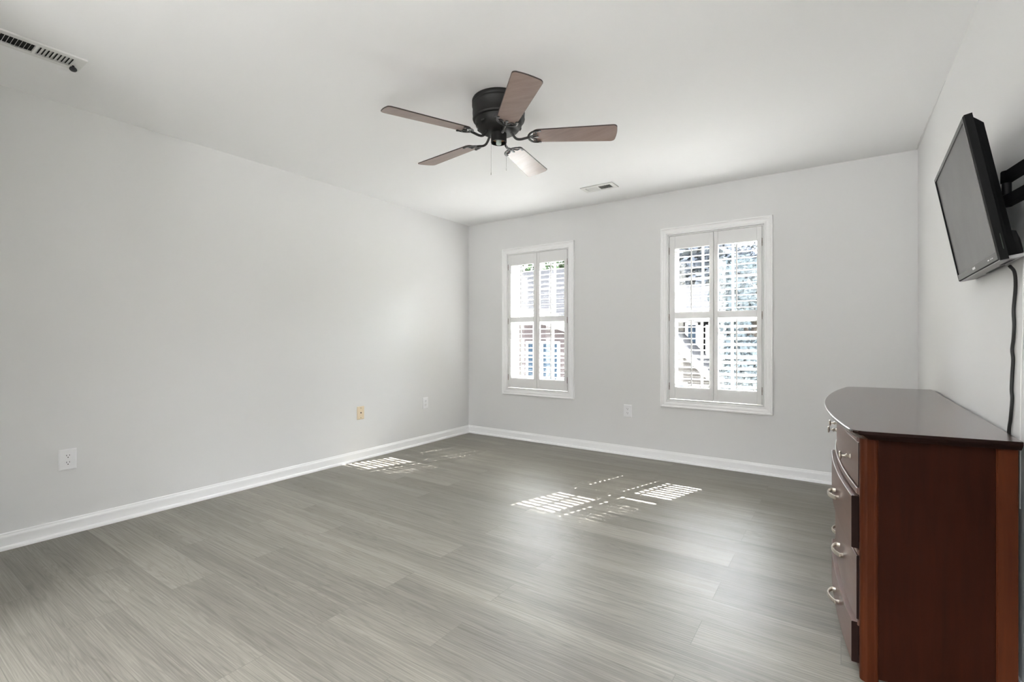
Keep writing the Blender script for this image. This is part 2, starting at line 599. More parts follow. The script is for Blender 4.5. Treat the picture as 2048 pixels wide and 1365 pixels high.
# ------------------------------------------------------------------ windows and shutters
def frame_ring(bm, x0, x1, z0, z1, prof):
    """mitred picture frame: prof = (inset from outer edge, y) closed profile"""
    rings = []
    for cx, cz, sx, sz in ((x0, z0, 1, 1), (x1, z0, -1, 1), (x1, z1, -1, -1), (x0, z1, 1, -1)):
        rings.append([(cx + sx * u, y, cz + sz * u) for u, y in prof])
    add_loft(bm, rings, closed=True, cap=False)


CASE_PROF = [(0.0, YB), (0.0, YB - 0.020), (0.004, YB - 0.024), (0.012, YB - 0.024), (0.016, YB - 0.019),
             (0.022, YB - 0.017), (0.030, YB - 0.0185), (0.044, YB - 0.0150), (0.048, YB - 0.012),
             (0.056, YB - 0.014), (0.062, YB - 0.012), (CASE, YB - 0.009), (CASE, YB)]
PZ = (0.567, 1.287, 1.345, 2.030)                  # shutter: bottom, divider, divider, top
LZ = (0.675, 1.287, 1.345, 1.915)


def build_window(k, a, b):
    w = setting('window_%d' % k)
    bm = bmesh.new()
    frame_ring(bm, a, b, WZ0, WZ1, CASE_PROF)
    obj('casing', bm, M['trim'], w)
    # hanging frame of the shutters, a step inside the casing
    bm = bmesh.new()
    i = CASE + 0.0015
    frame_ring(bm, a + i, b - i, WZ0 + i, WZ1 - i,
               [(0, YB + 0.03), (0, YB - 0.006), (0.002, YB - 0.008), (0.009, YB - 0.008), (0.011, YB - 0.006), (0.011, YB + 0.03)])
    add_box(bm, (a + i + 0.010, YB + 0.0165, WZ0 + i + 0.011), (a + i + 0.024, YB + 0.03, WZ1 - i - 0.011))
    add_box(bm, (b - i - 0.024, YB + 0.0165, WZ0 + i + 0.011), (b - i - 0.010, YB + 0.03, WZ1 - i - 0.011))
    add_box(bm, (a + i + 0.024, YB + 0.0165, WZ1 - i - 0.026), (b - i - 0.024, YB + 0.03, WZ1 - i - 0.010))
    obj('shutter_frame', bm, M['shutter'], w)
    # jamb lining with sash tracks
    ox0, ox1 = a + CASE + 0.014, b - CASE - 0.014
    oz0, oz1 = WZ0 + CASE + 0.012, WZ1 - CASE - 0.012
    bm = bmesh.new()
    y0, y1 = YB + 0.031, YB + WT
    add_box(bm, (a + CASE - 0.003, y0, OZ0), (ox0, y1, OZ1))
    add_box(bm, (ox1, y0, OZ0), (b - CASE + 0.003, y1, OZ1))
    add_box(bm, (ox0, y0, OZ0), (ox1, y1, oz0))
    add_box(bm, (ox0, y0, oz1), (ox1, y1, OZ1))
    for yy in (0.060, 0.085, 0.112):
        add_box(bm, (ox0, YB + yy, oz0), (ox0 + 0.008, YB + yy + 0.006, oz1))
        add_box(bm, (ox1 - 0.008, YB + yy, oz0), (ox1, YB + yy + 0.006, oz1))
    obj('jamb', bm, M['vinyl'], w)
    mid = (oz0 + oz1) / 2
    for nm, z0, z1, ys in (('lower_sash', oz0 + 0.001, mid + 0.02, YB + 0.118), ('upper_sash', mid - 0.02, oz1 - 0.001, YB + 0.152)):
        bm = bmesh.new()
        t, d = 0.034, 0.030
        add_box(bm, (ox0 + 0.001, ys, z0), (ox0 + t, ys + d, z1), 0.003)
        add_box(bm, (ox1 - t, ys, z0), (ox1 - 0.001, ys + d, z1), 0.003)
        add_box(bm, (ox0 + t, ys, z0), (ox1 - t, ys + d, z0 + 0.04), 0.003)
        add_box(bm, (ox0 + t, ys, z1 - 0.04), (ox1 - t, ys + d, z1), 0.003)
        for q in (1, 2):
            x = ox0 + (ox1 - ox0) * q / 3
            add_box(bm, (x - 0.009, ys + 0.008, z0 + 0.04), (x + 0.009, ys + 0.024, z1 - 0.04), 0.002)
        zz = (z0 + z1) / 2
        add_box(bm, (ox0 + t, ys + 0.009, zz - 0.009), (ox1 - t, ys + 0.023, zz + 0.009), 0.002)
        s = obj(nm, bm, M['vinyl'], w)
        obj('glass', box((ox0 + t - 0.004, ys + 0.0145, z0 + 0.036), (ox1 - t + 0.004, ys + 0.0175, z1 - 0.036)), M['glass'], s)
    return w


def louver_mesh(length):
    w, t, n = 0.052, 0.0075, 16
    h = length / 2
    secs = []
    for x, y0, y1 in ((-h, -0.008, 0.008), (-h + 0.005, -0.008, 0.008), (-h + 0.0052, -w / 2, w / 2),
                      (-0.0102, -w / 2, w / 2), (-0.0100, -w / 2 + 0.011, w / 2),
                      (0.0100, -w / 2 + 0.011, w / 2), (0.0102, -w / 2, w / 2),
                      (h - 0.0052, -w / 2, w / 2), (h - 0.005, -0.008, 0.008), (h, -0.008, 0.008)):
        c, r = (y0 + y1) / 2, (y1 - y0) / 2
        sg = lambda v, p: math.copysign(abs(v) ** p, v)
        secs.append([(x, c + r * sg(math.cos(2 * math.pi * i / n), 0.55), t / 2 * sg(math.sin(2 * math.pi * i / n), 0.75)) for i in range(n)])
    bm = add_loft(bmesh.new(), secs)
    return bm


def build_panel(x0, x1, sides, tilt_low, tilt_up, hinge, label):
    """one hinged shutter leaf; sides = widths of left and right stile"""
    yc = YB + 0.002
    t = 0.012
    p = thing('shutter_panel', label, 'window shutter', (0, 0, 0), group='louvered shutter panels')
    p.location = ((x0 + x1) / 2, yc, PZ[0])
    P = Vector(p.location)
    L = lambda x, y, z: (x - P.x, y - P.y, z - P.z)
    for nm, xa, xb in (('stile', x0, x0 + sides[0]), ('stile', x1 - sides[1], x1)):
        obj(nm, box(L(xa, yc - t, PZ[0]), L(xb, yc + t, PZ[3]), 0.0025), M['shutter'], p)
    xa, xb = x0 + sides[0], x1 - sides[1]
    for nm, za, zb in (('bottom_rail', PZ[0], LZ[0]), ('divider_rail', LZ[1], LZ[2]), ('top_rail', LZ[3], PZ[3])):
        obj(nm, box(L(xa + 0.0004, yc - t + 0.0015, za), L(xb - 0.0004, yc + t - 0.0015, zb), 0.0015), M['shutter'], p)
    gap = xb - xa
    first = None
    for z0, z1, n, tilt in ((LZ[0], LZ[1], 12, tilt_low), (LZ[2], LZ[3], 11, tilt_up)):
        sp = (z1 - z0) / n
        for i in range(n):
            z = z0 + sp * (i + 0.5)
            if first is None:
                o = obj('louver', louver_mesh(gap - 0.002), M['shutter'], p, smooth=True)
                first = o
            else:
                o = first.copy()
                COL.objects.link(o)
                o.parent = p
            o.location = L((xa + xb) / 2, yc, z)
            o.rotation_euler = (R(tilt), 0, 0)
        xm = (xa + xb) / 2
        bm = box(L(xm - 0.0048, yc - 0.0335, z0 + 0.016), L(xm + 0.0048, yc - 0.0245, z1 - 0.010), 0.0015)
        obj('tilt_rod', bm, M['shutter'], p)
    if hinge < 0:                                       # cover strip behind the meeting stiles
        obj('astragal', box(L(x1 - 0.014, yc + t + 0.0004, PZ[0] + 0.004), L(x1 + 0.014, yc + t + 0.006, PZ[3] - 0.004), 0.001), M['shutter'], p)
    for z in (0.68, 1.30, 1.90):
        bm = bmesh.new()
        xh = x0 - 0.0012 if hinge < 0 else x1 + 0.0012
        add_lathe(bm, [(0, -0.032), (0.0022, -0.032), (0.0022, -0.011), (0.0026, -0.0105), (0.0026, 0.0105), (0.0022, 0.011), (0.0022, 0.032), (0, 0.032)],
                  L(xh, yc - t - 0.0008, z), seg=10)
        obj('hinge', bm, M['brass'], p)
    return p


build_window(1, *WINS[0])
build_window(2, *WINS[1])
A0, B0 = WINS[0]
A1, B1 = WINS[1]
build_panel(-3.0555, -2.6865, (0.0365, 0.040), 3, 15, -1,
            'left louvered shutter panel of the window next to the left room corner')
build_panel(-2.6835, -2.3195, (0.034, 0.0345), 3, 5, 1,
            'right louvered shutter panel of the window next to the left room corner')
build_panel(-1.2795, -0.9055, (0.050, 0.034), 3, 14, -1,
            'left louvered shutter panel of the window nearer the dresser')
build_panel(-0.9025, -0.5325, (0.034, 0.037), 22, 5, 1,
            'right louvered shutter panel of the window nearer the dresser, lower slats tilted')


# ------------------------------------------------------------------ outlets and wall plates
def outlet(label, loc, rz):
    t = thing('wall_outlet', label, 'electrical outlet', loc, (0, 0, rz), group='white duplex outlets')
    # local: plate in XZ, facing -Y
    bm = bmesh.new()
    w, h, d = 0.039, 0.0592, 0.0065
    add_loft(bm, [[(-w, 0, -h), (w, 0, -h), (w, 0, h), (-w, 0, h)],
                  [(-w, -d * 0.45, -h), (w, -d * 0.45, -h), (w, -d * 0.45, h), (-w, -d * 0.45, h)],
                  [(-w + 0.006, -d, -h + 0.006), (w - 0.006, -d, -h + 0.006), (w - 0.006, -d, h - 0.006), (-w + 0.006, -d, h - 0.006)]])
    obj('cover_plate', bm, M['plate'], t)
    for z in (-0.0195, 0.0195):
        bm = bmesh.new()
        pts = []
        for i in range(28):
            a = 2 * math.pi * i / 28
            x, zz = 0.0172 * math.cos(a), 0.0172 * math.sin(a)
            pts.append((x, -d + 0.001, z + max(-0.0142, min(0.0142, zz))))
        add_prism(bm, pts, (0, -0.003, 0), (0, 0, 0))
        r = obj('receptacle', bm, M['plate'], t)
        bm = bmesh.new()
        y = -d - 0.0021
        add_box(bm, (-0.0075, y, z + 0.0005), (-0.0052, y - 0.0006, z + 0.0085))
        add_box(bm, (0.0052, y, z + 0.0015), (0.0075, y - 0.0006, z + 0.0085))
        add_lathe(bm, [(0, 0), (0.0026, 0), (0.0026, -0.0006), (0, -0.0006)], (0, y, z - 0.0068), 'Y', 12)
        obj('slots', bm, M['slot'], r, label='black plug slots')
    bm = add_lathe(bmesh.new(), [(0, 0), (0.0032, 0), (0.0026, -0.0012), (0, -0.0014)], (0, -d + 0.0002, 0), 'Y', 14)
    obj('screw', bm, M['plate'], t)
    return t


outlet('white duplex outlet on the left wall closest to the camera, below the ceiling vent', (XL, 0.824, 0.422), R(90))
outlet('white duplex outlet on the left wall, between the almond plate and the room corner', (XL, 3.675, 0.426), R(90))
outlet('white duplex outlet on the back wall between the two shuttered windows', (-1.674, YB, 0.420), 0)
t = thing('cable_wall_plate', 'almond coloured cable plate with one black hole, low on the left wall', 'wall plate', (XL, 2.844, 0.428), (0, 0, R(90)))
bm = bmesh.new()
w, h, d = 0.039, 0.0592, 0.0065
add_loft(bm, [[(-w, 0, -h), (w, 0, -h), (w, 0, h), (-w, 0, h)],
              [(-w, -d * 0.45, -h), (w, -d * 0.45, -h), (w, -d * 0.45, h), (-w, -d * 0.45, h)],
              [(-w + 0.005, -d, -h + 0.005), (w - 0.005, -d, -h + 0.005), (w - 0.005, -d, h - 0.005), (-w + 0.005, -d, h - 0.005)]])
obj('cover_plate', bm, M['tan_plate'], t)
bm = add_lathe(bmesh.new(), [(0, 0.001), (0.0062, 0.001), (0.0062, -0.002), (0.0045, -0.003), (0, -0.003)], (0, -d, 0.001), 'Y', 16)
obj('cable_jack', bm, M['slot'], t, label='black round cable jack')
for z in (-0.044, 0.044):
    bm = add_lathe(bmesh.new(), [(0, 0), (0.0034, 0), (0.0028, -0.0012), (0, -0.0014)], (0, -d + 0.0002, z), 'Y', 12)
    obj('screw', bm, M['brass'], t)


# ------------------------------------------------------------------ ceiling vents
def vent(label, x0, x1, y0, y1, along, groups, bars, tilts, lip=0.022):
    """along: axis index of the long side; groups: openings (a0, a1) on that axis"""
    t = thing('ceiling_vent', label, 'air vent', ((x0 + x1) / 2, (y0 + y1) / 2, H), group='ceiling air registers')
    P = Vector(t.location)
    lo, hi = (x0, y0), (x1, y1)
    cr = 1 - along

    def B(bm, a0, a1, c0, c1, z0, z1, bev=0.0):
        l, h = [0, 0, z0 - P.z], [0, 0, z1 - P.z]
        l[along], h[along] = a0 - P[along], a1 - P[along]
        l[cr], h[cr] = c0 - P[cr], c1 - P[cr]
        add_box(bm, l, h, bev)
    a0, a1, c0, c1 = lo[along], hi[along], lo[cr], hi[cr]
    zt, zb = H, H - 0.009
    bm = bmesh.new()
    ci0, ci1 = c0 + lip * 1.45, c1 - lip * 1.45
    B(bm, a0, a1, c0, ci0, zb, zt, 0.003)
    B(bm, a0, a1, ci1, c1, zb, zt, 0.003)
    edges = [a0] + [v for g in groups for v in g] + [a1]
    for i in range(0, len(edges), 2):
        B(bm, edges[i], edges[i + 1], ci0 - 0.002, ci1 + 0.002, zb, zt, 0.0015)
    obj('face_frame', bm, M['vent'], t)
    bm = bmesh.new()
    for g in groups:
        B(bm, g[0], g[1], ci0, ci1, H - 0.0012, H - 0.0004)
    obj('duct_opening', bm, M['vent_dark'], t, label='dark duct opening')
    bm = bmesh.new()
    for g, tl in zip(groups, tilts):
        for i in range(bars + 1):
            a = g[0] + (g[1] - g[0]) * i / bars
            n = 0.0135
            s = math.sin(R(tl)) * n
            c = min(0.0072, max(0.0012, math.cos(R(tl)) * n))
            pts = [(a - 0.0007 - s / 2, zb + 0.0004), (a + 0.0007 - s / 2, zb + 0.0004), (a + 0.0007 + s / 2, zb + c), (a - 0.0007 + s / 2, zb + c)]
            q = []
            for aa, zz in pts:
                v = [0, 0, zz - P.z]
                v[along] = aa - P[along]
                v[cr] = ci0 - P[cr]
                q.append(v)
            dv = [0, 0, 0]
            dv[cr] = ci1 - ci0
            add_prism(bm, q, dv, (0, 0, 0))
    obj('louvers', bm, M['vent'], t)
    for a in (a0 + lip * 0.5, a1 - lip * 0.5):
        v = [0, 0, zb - P.z]
        v[along] = a - P[along]
        obj('screw', add_lathe(bmesh.new(), [(0, 0.0005), (0.0035, 0.0005), (0.003, -0.001), (0, -0.0014)], v, 'Z', 12), M['vent'], t)
    return t


vent('small white ceiling vent beyond the fan, near the back wall windows', -1.903, -1.602, 3.836, 3.987, 0,
     [(-1.868, -1.757), (-1.748, -1.637)], 8, [58, -20])
vt = vent('long white ceiling vent with a black lever knob, above the left wall', -3.116, -2.963, 0.400, 0.746, 1,
          [(0.448, 0.572), (0.584, 0.708)], 9, [12, 52])
bm = bmesh.new()
add_lathe(bm, [(0, -0.030), (0.010, -0.029), (0.0145, -0.024), (0.015, -0.018), (0.011, -0.012), (0.005, -0.009), (0.004, 0.0), (0, 0.0)],
          (-0.024, 0.142, -0.006), 'Z', 18)
obj('lever_knob', bm, M['vent_knob'], vt, label='black lever knob')

# ------------------------------------------------------------------ ceiling fan
FX, FY, FBZ = -1.577, 2.170, 2.237
fan = thing('ceiling_fan', 'black ceiling fan with five brown wooden blades and two pull chains', 'ceiling fan', (FX, FY, H))
bm = add_lathe(bmesh.new(), [(0, 0), (0.146, 0), (0.149, -0.006), (0.149, -0.020), (0.146, -0.024), (0.149, -0.028), (0.149, -0.036),
                             (0.145, -0.042), (0.146, -0.075), (0.144, -0.100), (0.146, -0.106), (0.143, -0.114), (0.132, -0.118),
                             (0.131, -0.126), (0.128, -0.142), (0.116, -0.158), (0.110, -0.166), (0.100, -0.172), (0.086, -0.180),
                             (0.060, -0.186), (0, -0.186)], seg=56)
hs = obj('motor_housing', bm, M['bronze'], fan, smooth=True)
for k in range(10):
    a = 2 * math.pi * k / 10 + 0.2
    m4 = Matrix.Rotation(a, 4, 'Z')
    b2 = bmesh.new()
    add_box(b2, (0.1235, -0.013, -0.152), (0.1275, 0.013, -0.143), 0.001)
    bmesh.ops.transform(b2, matrix=m4, verts=b2.verts[:])
    obj('vent_slot', b2, M['slot'], hs)
bm = add_lathe(bmesh.new(), [(0.030, -0.180), (0.043, -0.182), (0.044, -0.190), (0.044, -0.222), (0.0445, -0.236), (0.041, -0.236), (0.040, -0.214), (0, -0.214)], seg=40)
cup = obj('switch_housing', bm, M['bronze'], fan, smooth=True)
bm = add_lathe(bmesh.new(), [(0, -0.2150), (0.0385, -0.2150), (0.0385, -0.2165), (0, -0.2165)], seg=32)
obj('inner_plate', bm, M['copper'], cup, smooth=True, label='copper coloured inside of the switch housing')
bm = add_lathe(bmesh.new(), [(0, -0.216), (0.0165, -0.216), (0.0165, -0.226), (0.0145, -0.229), (0.0145, -0.243), (0.012, -0.246), (0, -0.246)], seg=28)
obj('lamp_socket', bm, M['socket'], cup, smooth=True, label='pale green empty lamp socket')
# pull chains hang on either side of the cup
cr_, sr_ = math.cos(YAW), math.sin(YAW)
for sgn, z1, nm in ((-1, 2.034 - H, 'left pull chain, the longer one'), (1, 2.058 - H, 'right pull chain, the shorter one')):
    px, py = sgn * 0.0425 * cr_, sgn * 0.0425 * sr_
    bm = bmesh.new()
    add_tube(bm, [(px, py, -0.228), (px, py, z1)], 0.0011, 6, up=(1, 0, 0))
    z = -0.23
    while z > z1 + 0.02:
        add_lathe(bm, [(0, 0.0016), (0.0015, 0), (0, -0.0016)], (px, py, z), 'Z', 6)
        z -= 0.008
    add_lathe(bm, [(0, 0.006), (0.0022, 0.004), (0.0026, -0.006), (0.0012, -0.010), (0, -0.010)], (px, py, z1), 'Z', 10)
    obj('pull_chain', bm, M['chain'], fan, label=nm, smooth=True)


def blade_outline(n=10):
    """half-outline of a blade along x = radius"""
    r0, r1 = 0.192, 0.650
    up = []
    w0, w1 = 0.054, 0.070
    up.append((r0, w0 - 0.020))
    for i in range(1, n + 1):                           # rounded root corner
        a = math.pi / 2 * i / n
        up.append((r0 + 0.030 * (1 - math.cos(a)) * 1.0, w0 - 0.020 + 0.020 * math.sin(a)))
    rc = 0.022
    wt = w1
    for i in range(n + 1):                              # rounded tip corner
        a = math.pi / 2 * i / n
        up.append((r1 - 0.004 - rc + rc * math.sin(a), wt - rc + rc * math.cos(a)))
    up.append((r1 - 0.001, 0.024))
    up.append((r1, 0.0))
    return up


def make_blade(parent, ang):
    up = blade_outline()
    pts = up + [(x, -y) for x, y in reversed(up[:-1])]
    pitch = math.tan(R(11.5))
    m4 = Matrix.Rotation(ang, 4, 'Z')
    zc = FBZ - H

    def ring(dz, inset):
        out = []
        for x, y in pts:
            k = 1 - inset / 0.07
            xx = x - inset * (1 if x > 0.42 else -1)
            out.append(m4 @ Vector((xx, y * k, zc - y * k * pitch + dz)))
        return out
    t = 0.0032
    bm = add_loft(bmesh.new(), [ring(-t, 0.0015), ring(-t + 0.0012, 0), ring(t - 0.0012, 0), ring(t, 0.0015)])
    for f in bm.faces:
        f.material_index = 1 if len(f.verts) == 4 else 0
    me_o = obj('blade', bm, [M['blade'], M['blade_edge']], parent)
    # the iron: curved arm from the motor and a three-pronged scrollwork plate under the blade
    bm = bmesh.new()
    arm = catmull([(0.070, 0, -0.176), (0.080, 0, -0.196), (0.098, 0, -0.216), (0.122, 0, -0.2205), (0.150, 0, -0.215), (0.172, 0, zc - t - 0.004)], 5)
    add_tube(bm, [m4 @ p for p in arm], 0.0068, 10)
    zf = zc - t - 0.0035

    def on(x, y):
        return m4 @ Vector((x, y, zf - y * pitch))
    for s in (-1, 1):                                   # outer scrolls
        path = catmull([(0.165, 0, 0), (0.172, s * 0.022, 0), (0.186, s * 0.040, 0), (0.206, s * 0.050, 0), (0.232, s * 0.050, 0)], 5)
        add_tube(bm, [on(p.x, p.y) for p in path], 0, flat=(0.013, 0.0055), up=m4 @ Vector((0, pitch, 1)))
        path = catmull([(0.170, 0, 0), (0.192, s * 0.014, 0), (0.210, s * 0.026, 0), (0.206, s * 0.044, 0)], 5)
        add_tube(bm, [on(p.x, p.y) for p in path], 0, flat=(0.008, 0.005), up=m4 @ Vector((0, pitch, 1)))
        add_lathe(bm, [(0, 0.003), (0.0075, 0.002), (0.0085, -0.002), (0, -0.0035)], on(0.230, s * 0.049), 'Z', 12)
    path = [(0.160, 0, 0), (0.185, 0, 0), (0.212, 0, 0)]
    add_tube(bm, [on(p[0], p[1]) for p in path], 0, flat=(0.012, 0.0055), up=m4 @ Vector((0, pitch, 1)))
    add_lathe(bm, [(0, 0.003), (0.0075, 0.002), (0.0085, -0.002), (0, -0.0035)], on(0.214, 0), 'Z', 12)
    obj('blade_iron', bm, M['iron_rub'], parent, smooth=True)
    return me_o


for k in range(5):
    make_blade(fan, R(173.36 + 72 * k))

# ------------------------------------------------------------------ dresser
SH = 0.15                                            # the ends run slightly skew
dr = thing('dresser', 'long dark cherry wood bow-front dresser with two columns of drawers against the right wall', 'dresser', (0.23, 2.75, 0))
DP = Vector(dr.location)
DL = lambda x, y, z: (x - DP.x, y - DP.y, z - DP.z)
endy = lambda y0, x: y0 + SH * (x - 0.05)


def face(y):
    return 0.050 - 0.073 * (1 - ((y - 2.74) / 0.81) ** 2)


ZT = 0.817
BACKX = 0.427


def top_outline(inset):
    pts = []
    n = 40
    ya, yb = 1.893, 3.565
    for i in range(n + 1):
        y = ya + (yb - ya) * i / n
        x = -0.064 + 0.133 * (y - 2.72) ** 2
        pts.append((x + inset, y))
    # soften the two front corners
    def corner(p0, p1, p2, m=8):
        out = []
        for i in range(m + 1):
            t = i / m
            out.append(((1 - t) ** 2 * p0[0] + 2 * t * (1 - t) * p1[0] + t * t * p2[0],
                        (1 - t) ** 2 * p0[1] + 2 * t * (1 - t) * p1[1] + t * t * p2[1]))
        return out
    near = corner((0.072 + inset, endy(1.882, 0.072) + inset), (0.030 + inset, endy(1.878, 0.030) + inset), pts[1])
    far = corner(pts[-2], (0.030 + inset, endy(3.580, 0.030) - inset), (0.070 + inset, endy(3.582, 0.070) - inset))
    pts = near + pts[2:-2] + far
    pts.append((BACKX, endy(3.578, BACKX) - inset))
    pts.append((BACKX, endy(1.884, BACKX) + inset))
    return pts


bm = bmesh.new()
rings = [[DL(x, y, z) for x, y in top_outline(i)] for i, z in ((0.030, ZT - 0.030), (0.020, ZT - 0.027), (0.004, ZT - 0.014), (0.0, ZT - 0.009), (0.0, ZT - 0.003), (0.0025, ZT))]
add_loft(bm, rings)
bm.normal_update()
for f in bm.faces:
    if abs(f.normal.y) > 0.6:
        f.material_index = 1  # end faces darker: their shade is put into the colour
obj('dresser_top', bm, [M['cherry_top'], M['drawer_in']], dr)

ZB = ZT - 0.030
NY, FYD = 1.925, 3.535
# corner posts (front ones rounded)
def post(x0, x1, y0, d, rnd):
    bm = bmesh.new()
    n = 8
    s = 1 if d > 0 else -1
    pts = []
    yo0, yo1 = endy(y0, x0), endy(y0, x1)
    if rnd:
        r = 0.020
        for i in range(n + 1):
            a = math.pi / 2 * i / n
            pts.append((x0 + r - r * math.cos(a), yo0 + s * (r - r * math.sin(a))))
        r2 = 0.012
        for i in range(n + 1):
            a = math.pi / 2 * i / n
            pts.append((x1 - r2 + r2 * math.sin(a), yo1 + s * (r2 - r2 * math.cos(a))))
    else:
        pts += [(x0 + 0.004, yo0), (x1, yo1)]
    pts += [(x1, yo1 + s * abs(d)), (x0, yo0 + s * abs(d))]
    if not rnd:
        pts.append((x0, yo0 + s * 0.004))
    add_prism(bm, [DL(x, y, 0) for x, y in pts], (0, 0, ZB), (0, 0, 0))
    return obj('corner_post', bm, M['cherry_post'], dr)


post(0.050, 0.100, NY, 0.050, True)
post(0.378, 0.425, NY, 0.045, False)
post(0.050, 0.100, FYD, -0.050, True)
post(0.378, 0.425, FYD, -0.045, False)
for y0, s in ((NY, 1), (FYD, -1)):
    pts = [(0.0995, endy(y0, 0.0995) + s * 0.009), (0.3785, endy(y0, 0.3785) + s * 0.009),
           (0.3785, endy(y0, 0.3785) + s * 0.025), (0.0995, endy(y0, 0.0995) + s * 0.025)]
    bm = add_prism(bmesh.new(), [DL(x, y, 0.012) for x, y in pts], (0, 0, ZB - 0.012), (0, 0, 0))
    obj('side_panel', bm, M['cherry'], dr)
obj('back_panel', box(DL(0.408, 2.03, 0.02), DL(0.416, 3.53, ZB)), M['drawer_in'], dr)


def curved_slab(y0, y1, z0, z1, off, th, mat_edges=False, bev=0.002):
    n = 24
    bm = bmesh.new()
    sec = []
    for i in range(n + 1):
        y = y0 + (y1 - y0) * i / n
        x = face(y) + off
        b = bev
        sec.append([DL(x + b, y, z0), DL(x + th, y, z0), DL(x + th, y, z1), DL(x + b, y, z1), DL(x, y, z1 - b), DL(x, y, z0 + b)])
    add_loft(bm, sec)
    return bm


ROWS = [(0.615, 0.764, 0.006), (0.409, 0.584, -0.013), (0.172, 0.384, 0.001), (0.026, 0.162, -0.013)]
YS0, YS1, YM = 1.977, 3.508, 2.7425
# carcass: rails between the rows, stiles and apron
def rail(nm, z0, z1, off):
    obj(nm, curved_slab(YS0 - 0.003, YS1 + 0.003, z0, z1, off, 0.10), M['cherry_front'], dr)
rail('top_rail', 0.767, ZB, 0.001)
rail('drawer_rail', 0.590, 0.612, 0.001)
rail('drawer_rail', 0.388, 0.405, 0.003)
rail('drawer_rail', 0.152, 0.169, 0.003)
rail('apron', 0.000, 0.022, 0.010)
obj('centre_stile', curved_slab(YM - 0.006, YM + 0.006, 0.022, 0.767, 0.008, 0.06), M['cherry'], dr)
obj('inner_back', box(DL(0.115, 2.03, 0.0), DL(0.125, 3.53, ZB)), M['drawer_in'], dr)


def knob(parent, y, z, off):
    x = face(y) + off
    bm = add_lathe(bmesh.new(), [(0, 0.001), (0.0085, 0.0), (0.0075, -0.003), (0.0042, -0.005), (0.0048, -0.009), (0.0085, -0.012), (0.0048, -0.016),
                                 (0.0036, -0.020), (0.0040, -0.026), (0.0135, -0.028), (0.0150, -0.031), (0.0135, -0.034), (0, -0.0355)],
                   DL(x, y, z), 'X', 22)
    obj('knob', bm, M['nickel'], parent, smooth=True)


def pull(parent, y, z, off):
    sl = (face(y + 0.02) - face(y - 0.02)) / 0.04
    path = []
    for o_, v in ((0.002, -0.052), (-0.004, -0.053), (-0.010, -0.056), (-0.017, -0.046), (-0.024, -0.030), (-0.029, 0.0), (-0.024, 0.030), (-0.017, 0.046), (-0.010, 0.056), (-0.004, 0.053), (0.002, 0.052)):
        path.append(DL(face(y) + off + sl * v + o_, y + v, z))
    bm = bmesh.new()
    add_tube(bm, path[:3], 0, flat=(0.009, 0.014))
    add_tube(bm, catmull(path[2:9], 4), 0, flat=(0.0070, 0.0150))
    add_tube(bm, path[8:], 0, flat=(0.009, 0.014))
    obj('handle', bm, M['nickel'], parent, smooth=True)


for c, (ya, yb) in enumerate(((YS0, YM - 0.0075), (YM + 0.0075, YS1))):
    for r, (z0, z1, off) in enumerate(ROWS):
        if c == 1:
            off = max(off, 0.001) if r != 3 and r != 1 else 0.0
        bm = curved_slab(ya, yb, z0, z1, off, 0.020)
        for f in bm.faces:
            if len(f.verts) == 6:
                f.material_index = 1  # drawer sides: shade put into a darker colour
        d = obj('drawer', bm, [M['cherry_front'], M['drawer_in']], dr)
        bm = bmesh.new()
        add_box(bm, DL(0.060 + off, ya + 0.03, z0 + 0.012), DL(0.113, yb - 0.01, z1 - 0.030))
        obj('drawer_box', bm, M['drawer_in'], d)
        zc = (z0 + z1) / 2
        if r == 0:
            for y in (ya + 0.125, yb - 0.07):
                knob(d, y, zc, off)
        else:
            pull(d, 2.29 if c == 0 else 3.09, zc, off)

# ------------------------------------------------------------------ television, mount, cords
ya, ti, ro = 0.0388, 0.1762, 0.0116
w_ = Vector((math.sin(ya), math.cos(ya), 0))
n0 = Vector((-math.cos(ya), math.sin(ya), 0))
n_ = n0 * math.cos(ti) + Vector((0, 0, -1)) * math.sin(ti)
u_ = n_.cross(w_)
if u_.z < 0:
    u_ = -u_
w2 = w_ * math.cos(ro) + u_ * math.sin(ro)
u2 = -w_ * math.sin(ro) + u_ * math.cos(ro)
tv = thing('television', 'black flat television tilted down on the right wall above the dresser', 'television')
# local x = away from the camera along the wall, y = up, z = towards the room
tv.matrix_world = Matrix(((w2.x, u2.x, n_.x, 0.342), (w2.y, u2.y, n_.y, 2.260), (w2.z, u2.z, n_.z, 1.550), (0, 0, 0, 1)))
TW, TH = 0.735 / 2, 0.435 / 2
# front frame with a recessed opening
bm = bmesh.new()
def tvring(x0, x1, y0, y1, z):
    return [(x0, y0, z), (x1, y0, z), (x1, y1, z), (x0, y1, z)]
bl, bb = 0.016, 0.026
add_loft(bm, [tvring(-TW, TW, -TH, TH, -0.022), tvring(-TW, TW, -TH, TH, -0.004), tvring(-TW + 0.004, TW - 0.004, -TH + 0.004, TH - 0.004, 0.0),
              tvring(-TW + bl, TW - bl, -TH + bb, TH - bl, 0.0), tvring(-TW + bl + 0.001, TW - bl - 0.001, -TH + bb + 0.001, TH - bl - 0.001, -0.004)], cap=False)
bm.faces.new([bm.verts.new(p) for p in tvring(-TW, TW, -TH, TH, -0.022)])
bmesh.ops.remove_doubles(bm, verts=bm.verts[:], dist=1e-5)
for f in bm.faces:
    f.material_index = 0 if all(v.co.z > -0.0045 and v.co.x < TW - 0.0005 for v in f.verts) and not all(v.co.x > TW - bl - 0.002 for v in f.verts) else 1  # far bezel side black: its weaker reflection is put into the colour
fr_ = obj('front_bezel', bm, [M['tv_bezel'], M['tv_black']], tv)
obj('screen', box((-TW + bl, -TH + bb, -0.006), (TW - bl, TH - bl, -0.0035)), M['tv_panel'], tv)
